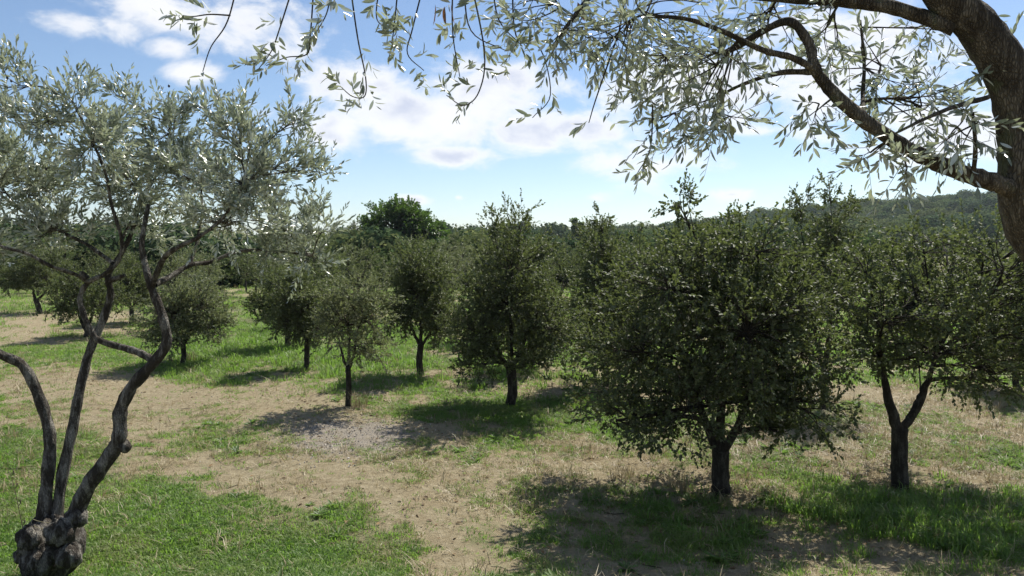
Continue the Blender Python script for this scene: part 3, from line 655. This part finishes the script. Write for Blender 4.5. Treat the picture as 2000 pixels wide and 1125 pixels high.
def right_olive():
    Y = 2.6; rng = np.random.default_rng(88); G = Grower(rng); sc = Y / F
    b = np.array([2.32, 2.75, float(gz(2.32, 2.75))])
    def q(px, py, dy=0): return P(px, py, Y + dy)
    tr = spline([b - [0, 0, .1], b + [-.02, 0, .5], q(2160, 560, .08), q(2066, 450, .03), q(2016, 370), q(2000, 260), q(1972, 150, -.02), q(1915, 60, -.04), q(1850, -5, -.05), q(1770, -90, -.05), q(1640, -190, 0)], 6)
    n = len(tr); r = np.interp(np.linspace(0, 1, n), [0, .1, .3, .42, .55, .8, 1], [120, 98, 86, 54, 42, 34, 24]) * sc
    tube(G.wood, tr, r, 18, .4, .035, rng); G.skel.append(tr[n // 2:]); G.wr.append(r[n // 2:])
    arms = [([(1985, 372, -.02), (1940, 356, -.04), (1880, 338, -.06), (1800, 304, -.08), (1720, 258, -.08), (1650, 203, -.08), (1607, 158, -.08), (1590, 128, -.08), (1580, 85, -.06), (1545, 43, -.05), (1500, 55, 0), (1445, 88, .05), (1408, 106, .1)], 18, 5),
            ([(1592, 135, -.08), (1545, 112, -.1), (1490, 98, -.12), (1420, 65, -.15), (1345, 38, -.15), (1260, 30, -.15)], 7, 3),
            ([(1590, 140, -.08), (1520, 143, 0), (1450, 165, .1), (1400, 190, .15)], 6, 2.5),
            ([(1865, 55, -.05), (1800, 32, -.02), (1720, 10, 0), (1600, -2, .05), (1480, -10, .1), (1330, -40, .15), (1150, -70, .2), (950, -70, .2), (750, -60, .2), (560, -60, .2), (440, -50, .2)], 15, 5),
            ([(1690, 240, -.08), (1685, 190, .1), (1688, 120, .2), (1680, 40, .25)], 5, 2.5),
            ([(1930, 190, -.1), (1860, 210, -.2), (1800, 235, -.25), (1750, 260, -.3)], 5, 2),
            ([(1900, 350, -.06), (1905, 290, -.15), (1900, 220, -.2)], 5, 2.5),
            ([(1200, -60, .2), (1130, 20, .1), (1080, 90, .05)], 6, 2.5)]
    for pts, w0, w1 in arms:
        sp = spline([q(*p) for p in pts], 6); m = len(sp); rr = np.linspace(w0, w1, m) * sc * (1 + .05 * rng.normal(size=m))
        tube(G.wood, sp, rr, 10, rng.uniform(), .05, rng); G.skel.append(sp[m // 4:]); G.wr.append(rr[m // 4:])
    # knots on the trunk
    root = tree_empty('olive_tree', b, 'overhanging olive tree with thick leaning trunk, its hanging twigs framing the sky')
    for (lx, ly, rx, ry, dy) in [(1100, 70, 75, 70, .1), (1200, 85, 95, 80, 0), (1300, 120, 100, 100, .1), (1400, 140, 90, 100, -.1), (1300, 240, 60, 50, .1), (1420, 255, 60, 50, 0), (1500, 60, 100, 60, .2), (1620, 60, 75, 60, .1),
                                 (1720, 140, 75, 85, .2), (1800, 220, 80, 75, .1), (1870, 260, 55, 60, -.2), (1770, 335, 45, 25, -.1), (1975, 110, 50, 90, .3), (1850, 70, 60, 60, .3), (1600, 215, 28, 36, -.1), (1250, 30, 100, 45, -.1), (1050, 10, 70, 40, .1), (1700, 310, 30, 40, 0)]:
        R = np.array([rx, max(rx, 60), ry]) * sc; n = int(np.clip(11 * (rx * ry) / 5000., 4, 20))
        G.lobe(q(lx, ly - 12, dy), R, n, 3, .14, out=.35, up=-.15, droop=.15, r_limb=.006, sec_r=.0028, shell=(.4, 1.0))
    # twigs that hang into the sky from the bough above the picture
    hang = [[(470, -60), (445, 40), (412, 92), (396, 140)], [(450, 30), (410, 28), (378, 32), (356, 30)], [(615, -60), (607, 60), (600, 105), (560, 112), (520, 128)], [(580, -50), (545, 60), (530, 100), (505, 135)],
            [(680, -60), (698, 70), (714, 150), (712, 188), (688, 188), (664, 168)], [(650, -50), (640, 20), (620, 60)], [(745, -50), (735, 30), (752, 55)], [(835, -60), (806, 55), (796, 105), (828, 138)], [(885, -60), (884, 60), (898, 150)],
            [(915, -60), (946, 100), (936, 178), (906, 206), (872, 186)], [(905, -40), (920, 60), (990, 100)], [(1000, -60), (1008, 70), (1055, 95), (1075, 185), (1040, 230)], [(780, -50), (770, 50), (765, 85)], [(960, -40), (975, 40), (1020, 90)],
            [(1275, 200), (1270, 290), (1245, 338)], [(1210, 60), (1165, 190), (1150, 240)]]
    hp, hd, hl = [], [], []
    for k, pts in enumerate(hang):
        dy = rng.uniform(.0, .25); sp = spline([q(x, y, dy) for x, y in pts], 6); m = len(sp)
        tube(G.wood, sp, np.linspace(1.9, .9, m) * sc, 5, rng.uniform())
        bare = k in (0, 15)
        for f in (np.linspace(.25, .99, 7 if k != 4 else 9) if not bare else [.98]):
            j = int(f * (m - 1)); dd = nrm(nrm(sp[min(j + 1, m - 1)] - sp[max(j - 1, 0)]) + rng.normal(size=3) * .7); hp.append(sp[j]); hd.append(dd); hl.append(rng.uniform(.05, .11))
    G.twig_wood(.0011)
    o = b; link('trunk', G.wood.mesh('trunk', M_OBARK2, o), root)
    p, d, l = G.arrays(); A1 = twig_leaves(rng, p, d, l, 8, .050, .0064, .8, .2, .5)
    A2 = twig_leaves(rng, np.array(hp), np.array(hd), np.array(hl), 7, .052, .0068, .9, .2, .6)
    A = [np.concatenate([a, c]) for a, c in zip(A1, A2)]
    A = leaf_objects(root, 'long', A, 300, M_OLIVE, LEAFM)
    mb = MB(); add_leaves(mb, 'long', *A[:5], A[5], rng.uniform(-.1, .25, len(A[0]))); link('foliage', mb.mesh('foliage', M_OLIVE, o), root)['kind'] = 'stuff'
    mdm = leaf_mesh(.009, .1, M_DRYLEAF)
    for (x, y) in [(850, 8), (868, 12), (882, 6), (1128, 4)]:
        ob = link('withered_leaf', mdm, root, q(x, y, .1) - o); ob.rotation_euler = (rng.uniform(0, 6), 1.2, rng.uniform(0, 6))
right_olive()

# ------------------------------------------------------------------ grass, straw and gravel
def blade_tuft(rng, n, h, w, spreadr, bend, mat, name):
    mb = MB()
    for _ in range(n):
        a = rng.uniform(0, 6.28); r = spreadr * math.sqrt(rng.uniform()); bp = np.array([r * math.cos(a), r * math.sin(a), -.005]); hh = h * rng.uniform(.5, 1.15)
        a2 = a + rng.normal() * .9; b_ = bend * rng.uniform(.3, 1.4) * hh; o = np.array([math.cos(a2), math.sin(a2), 0]); s = np.array([-math.sin(a2), math.cos(a2), 0]) * w * rng.uniform(.6, 1.2) / 2
        m1 = bp + o * b_ * .3 + [0, 0, hh * .6]; t_ = bp + o * b_ + [0, 0, hh * max(.15, 1 - .35 * bend)]
        mb.add([bp - s, bp + s, m1 + s * .8, m1 - s * .8, t_], [(0, 1, 2, 3)], [(3, 2, 4)], rng.uniform())
    return mb.mesh(name, mat)

def grass_material(name, stops, tr, tw=.3):
    m, t, b = material(name)
    r = t.math('FRACT', t.math('ADD', t.math('MULTIPLY', t.attr('rnd'), .6), t.math('MULTIPLY', t.new('ShaderNodeObjectInfo').outputs['Random'], .4)))
    pn = t.noise(t.new('ShaderNodeNewGeometry').outputs['Position'], 1.3, 4, .65)
    t.put(b.inputs['Base Color'], t.mix(t.smooth(pn, .42, .68, 0, .48), t.ramp(r, stops), (.30, .27, .12))); b.inputs['Roughness'].default_value = .5; b.inputs['Specular IOR Level'].default_value = .35
    x = t.new('ShaderNodeBsdfTranslucent'); x.inputs[0].default_value = (*tr, 1); mx = t.new('ShaderNodeMixShader'); mx.inputs[0].default_value = tw
    t.l.new(b.outputs[0], mx.inputs[1]); t.l.new(x.outputs[0], mx.inputs[2]); t.l.new(mx.outputs[0], t.n['Material Output'].inputs[0]); return m
M_GRASS = grass_material('green_grass', [(0, (.075, .14, .022)), (.6, (.135, .225, .045)), (1, (.27, .32, .10))], (.25, .44, .06), .44)
M_STRAW = grass_material('dry_grass', [(0, (.22, .17, .095)), (.6, (.36, .295, .175)), (1, (.5, .43, .28))], (.33, .27, .14), .25)

def build_grass():
    rng = np.random.default_rng(3)
    G_ = [blade_tuft(rng, 12, .048, .006, .055, .9, M_GRASS, 'grass_tuft') for _ in range(3)] + [blade_tuft(rng, 12, .12, .007, .06, .6, M_GRASS, 'tall_grass_tuft') for _ in range(2)]
    D_ = [blade_tuft(rng, 9, .06, .005, .06, 1.6, M_STRAW, 'straw_tuft') for _ in range(3)] + [blade_tuft(rng, 9, .17, .005, .05, .6, M_STRAW, 'dry_grass_tuft') for _ in range(2)]
    def sample(N, y0, y1, pw):
        y = (y0 ** pw + (y1 ** pw - y0 ** pw) * rng.uniform(0, 1, N)) ** (1 / pw); x = rng.uniform(-.72, .72, N) * y
        return x, y
    pts, sc, rot, idx, dpts, dsc, drot, didx = [[] for _ in range(8)]
    for N, y0, y1, k in ((150000, 4.6, 13, 1.0), (90000, 13, 26, 1.35), (50000, 26, 60, 2.2)):
        x, y = sample(N, y0, y1, 1.2); g, d, gr = cover(x, y); px, py = project(x, y, gz(x, y)); n = wnoise(x * 2.7, y * 2.7, 4.)
        tall = .35 * np.exp(-((px - 1800) / 330) ** 2 - ((py - 1020) / 90) ** 2) + .22 * (np.abs(py - 700) < 60) * (px > 330) + .15 * (py < 660)
        keep = rng.uniform(0, 1, N) < np.clip((g - .12) * .8 + .42 * n, .02, .85) * (1 - .9 * gr)
        i = np.where(keep)[0]; m = len(i); s = k * rng.uniform(.6, 1.3, m) * (.75 + .4 * g[i])
        pts.append(np.stack([x[i], y[i], gz(x[i], y[i])], -1)); sc.append(np.stack([s * 1.1, s * 1.1, s * rng.uniform(.7, 1.2, m)], -1)); rot.append(np.stack([rng.normal(0, .15, m), rng.normal(0, .15, m), rng.uniform(0, 6.28, m)], -1))
        idx.append(np.where(rng.uniform(0, 1, m) < tall[i], rng.integers(3, 5, m), rng.integers(0, 3, m)))
        j = np.where(rng.uniform(0, 1, N) < np.clip(.08 + .6 * d - .3 * g + .2 * n, .03, 1) * (1 - .8 * gr) * .5)[0]; m = len(j); s = k * rng.uniform(.6, 1.3, m)
        dpts.append(np.stack([x[j], y[j], gz(x[j], y[j])], -1)); dsc.append(np.stack([s * 1.2, s * 1.2, s * rng.uniform(.25, .9, m)], -1)); drot.append(np.stack([rng.normal(0, .25, m), rng.normal(0, .25, m), rng.uniform(0, 6.28, m)], -1))
        didx.append(np.where(rng.uniform(0, 1, m) < .12 + .3 * tall[j], rng.integers(3, 5, m), rng.integers(0, 3, m)))
    c = np.concatenate
    o = instancer('grass', c(pts), c(sc), c(rot), c(idx), G_); tag(o, 'green grass growing in uneven patches over the field', 'grass')
    o = instancer('dry_grass', c(dpts), c(dsc), c(drot), c(didx), D_); tag(o, 'dry straw-coloured grass and litter over the bare soil', 'grass')
    # gravel
    mg, tg_, bg_ = material('gravel_stone'); r = tg_.math('FRACT', tg_.math('ADD', tg_.attr('rnd'), tg_.new('ShaderNodeObjectInfo').outputs['Random']))
    tg_.put(bg_.inputs['Base Color'], tg_.ramp(r, [(0, (.17, .15, .125)), (.6, (.33, .30, .26)), (1, (.50, .46, .41))])); bg_.inputs['Roughness'].default_value = .85
    peb = []
    for k in range(3):
        mb = MB(); v = np.array([(x, y, z) for x in (-1, 1) for y in (-1, 1) for z in (-1, 1)], float) * rng.uniform(.6, 1, (8, 3)) * [.009, .007, .005]
        mb.add(v, [(0, 1, 3, 2), (4, 6, 7, 5), (0, 4, 5, 1), (2, 3, 7, 6), (0, 2, 6, 4), (1, 5, 7, 3)], None, rng.uniform()); peb.append(mb.mesh('pebble', mg, smooth=False))
    x, y = sample(90000, 5, 16, 1.2); g, d, gr = cover(x, y); i = np.where(rng.uniform(0, 1, len(x)) < np.where(gr > .12, gr * .7, .006))[0]; m = len(i); s = rng.uniform(.5, 1.4, m)
    o = instancer('gravel', np.stack([x[i], y[i], gz(x[i], y[i]) + .003], -1), np.stack([s, s, s], -1), rng.uniform(-.5, 6, (m, 3)), rng.integers(0, 3, m), peb); tag(o, 'patch of pale grey gravel spread on the bare soil', 'gravel')
build_grass()

def build_litter():
    rng = np.random.default_rng(14)
    ml = leaf_material('fallen_leaf', (.16, .11, .06), (.24, .18, .11), (.2, .13, .06), .1, .7, .2); src = []
    for k in range(3):
        mb = MB(); add_leaves(mb, 'oak', np.zeros((1, 3)), np.array([[1., 0, 0]]), np.array([[0, 0, 1.]]), .045, .013, np.array([rng.uniform()]), rng.uniform(-.3, .3)); src.append(mb.mesh('fallen_leaf', ml))
    mb = MB(); tube(mb, np.array([(-.07, 0, .003), (0, .012, .006), (.08, -.005, .004)]), [.003, .0026, .0018], 5); src.append(mb.mesh('fallen_twig', M_BARK))
    N = 16000; y = (4.6 ** 1.2 + (20 ** 1.2 - 4.6 ** 1.2) * rng.uniform(0, 1, N)) ** (1 / 1.2); x = rng.uniform(-.72, .72, N) * y
    near = np.min([(x - q[0]) ** 2 + (y - q[1]) ** 2 for q in NAMED[:8]], axis=0); i = np.where(rng.uniform(0, 1, N) < .12 + .8 * np.exp(-near / 1.5))[0]; n = len(i)
    s = rng.uniform(.7, 1.4, n); idx = np.where(rng.uniform(0, 1, n) < .1, 3, rng.integers(0, 3, n))
    o = instancer('leaf_litter', np.stack([x[i], y[i], gz(x[i], y[i]) + .008], -1), np.stack([s, s, s], -1), np.stack([rng.normal(0, .3, n), rng.normal(0, .3, n), rng.uniform(0, 6.28, n)], -1), idx, src); tag(o, 'fallen brown leaves and broken twigs strewn under the trees', 'leaf litter')
    # low broad-leaved weeds
    mw = leaf_material('weed_leaf', (.09, .15, .04), (.11, .17, .06), (.2, .34, .06), .35, .5, .35); src = []
    for k in range(3):
        mb = MB(); n = 14; a = rng.uniform(0, 6.28, n); e = rng.uniform(.15, .9, n); d = np.stack([np.cos(a) * np.cos(e), np.sin(a) * np.cos(e), np.sin(e)], -1)
        add_leaves(mb, 'oak', d * .01, d, np.tile([0., 0, 1.], (n, 1)) + d * .2, rng.uniform(.05, .11, n), rng.uniform(.012, .02, n), rng.uniform(0, 1, n), .3); src.append(mb.mesh('weed_rosette', mw))
    N = 2600; y = (4.8 ** 1.2 + (18 ** 1.2 - 4.8 ** 1.2) * rng.uniform(0, 1, N)) ** (1 / 1.2); x = rng.uniform(-.72, .72, N) * y; g, d, gr = cover(x, y)
    i = np.where((wnoise(x * 1.7, y * 1.7, 31.) > .25) & (g > .3) & (gr < .2))[0]; n = len(i); s = rng.uniform(.5, 1.3, n)
    o = instancer('weeds', np.stack([x[i], y[i], gz(x[i], y[i])], -1), np.stack([s, s, s], -1), np.stack([np.zeros(n), np.zeros(n), rng.uniform(0, 6.28, n)], -1), rng.integers(0, 3, n), src); tag(o, 'low broad-leaved weeds scattered through the grass', 'weeds')
build_litter()

# tufts and weeds that stand out by themselves
def single_plants():
    rng = np.random.default_rng(21)
    for (px, py, h, mat, lab) in [(700, 797, .32, M_STRAW, 'tall dry grass tuft at the foot of the small pale oak'), (1130, 800, .22, M_GRASS, 'green grass tuft in the shade left of the large spreading oak'), (372, 706, .3, M_STRAW, 'dry grass tuft at the foot of the twin-stemmed oak'),
                                  (1215, 935, .15, M_STRAW, 'dry grass tuft at the edge of the large oak shade'), (1330, 955, .17, M_STRAW, 'dark dry grass tuft left of the large oak trunk')]:
        b = ground_at(px, py); me = blade_tuft(rng, 70, h, .007, .13, .45, mat, 'grass_tuft'); tag(link('grass_tuft', me, None, b), lab, 'grass tuft', 'single grass tufts')
    mw, t, b_ = material('dry_stalk'); b_.inputs['Base Color'].default_value = (.10, .075, .05, 1); b_.inputs['Roughness'].default_value = .8
    b = ground_at(52, 1062); Y = b[1]; mb = MB(); sp = spline([b - [0, 0, .03], P(38, 1000, Y), P(26, 945, Y), P(14, 912, Y)], 5); tube(mb, sp, np.linspace(.004, .0015, len(sp)), 5)
    for f in (3, 6, 9, 12): tube(mb, np.array([sp[f], sp[f] + [.02, 0, .02], sp[f] + [.03, -.01, .05]]), [.002, .004, .006], 5)
    tag(link('weed_stalk', mb.mesh('weed_stalk', mw, b), None, b), 'dry dark weed stalk leaning beside the swollen olive base', 'weed')
single_plants()

# ------------------------------------------------------------------ thin summer haze
def build_haze():
    mb = MB(); v = [(x, y, z) for x in (-8500, 8500) for y in (-60, 9000) for z in (-3.5, 62)]
    mb.add(v, [(0, 1, 3, 2), (4, 6, 7, 5), (0, 4, 5, 1), (2, 3, 7, 6), (0, 2, 6, 4), (1, 5, 7, 3)])
    m = bpy.data.materials.new('thin_haze'); m.use_nodes = True; t = NT(m.node_tree); t.n.clear()
    out = t.new('ShaderNodeOutputMaterial'); pv = t.new('ShaderNodeVolumePrincipled')
    pv.inputs['Color'].default_value = (.82, .9, 1, 1); pv.inputs['Density'].default_value = .00015; pv.inputs['Anisotropy'].default_value = .2
    t.l.new(pv.outputs[0], out.inputs['Volume'])
    link('haze', mb.mesh('haze', m, smooth=False))['kind'] = 'stuff'
build_haze()
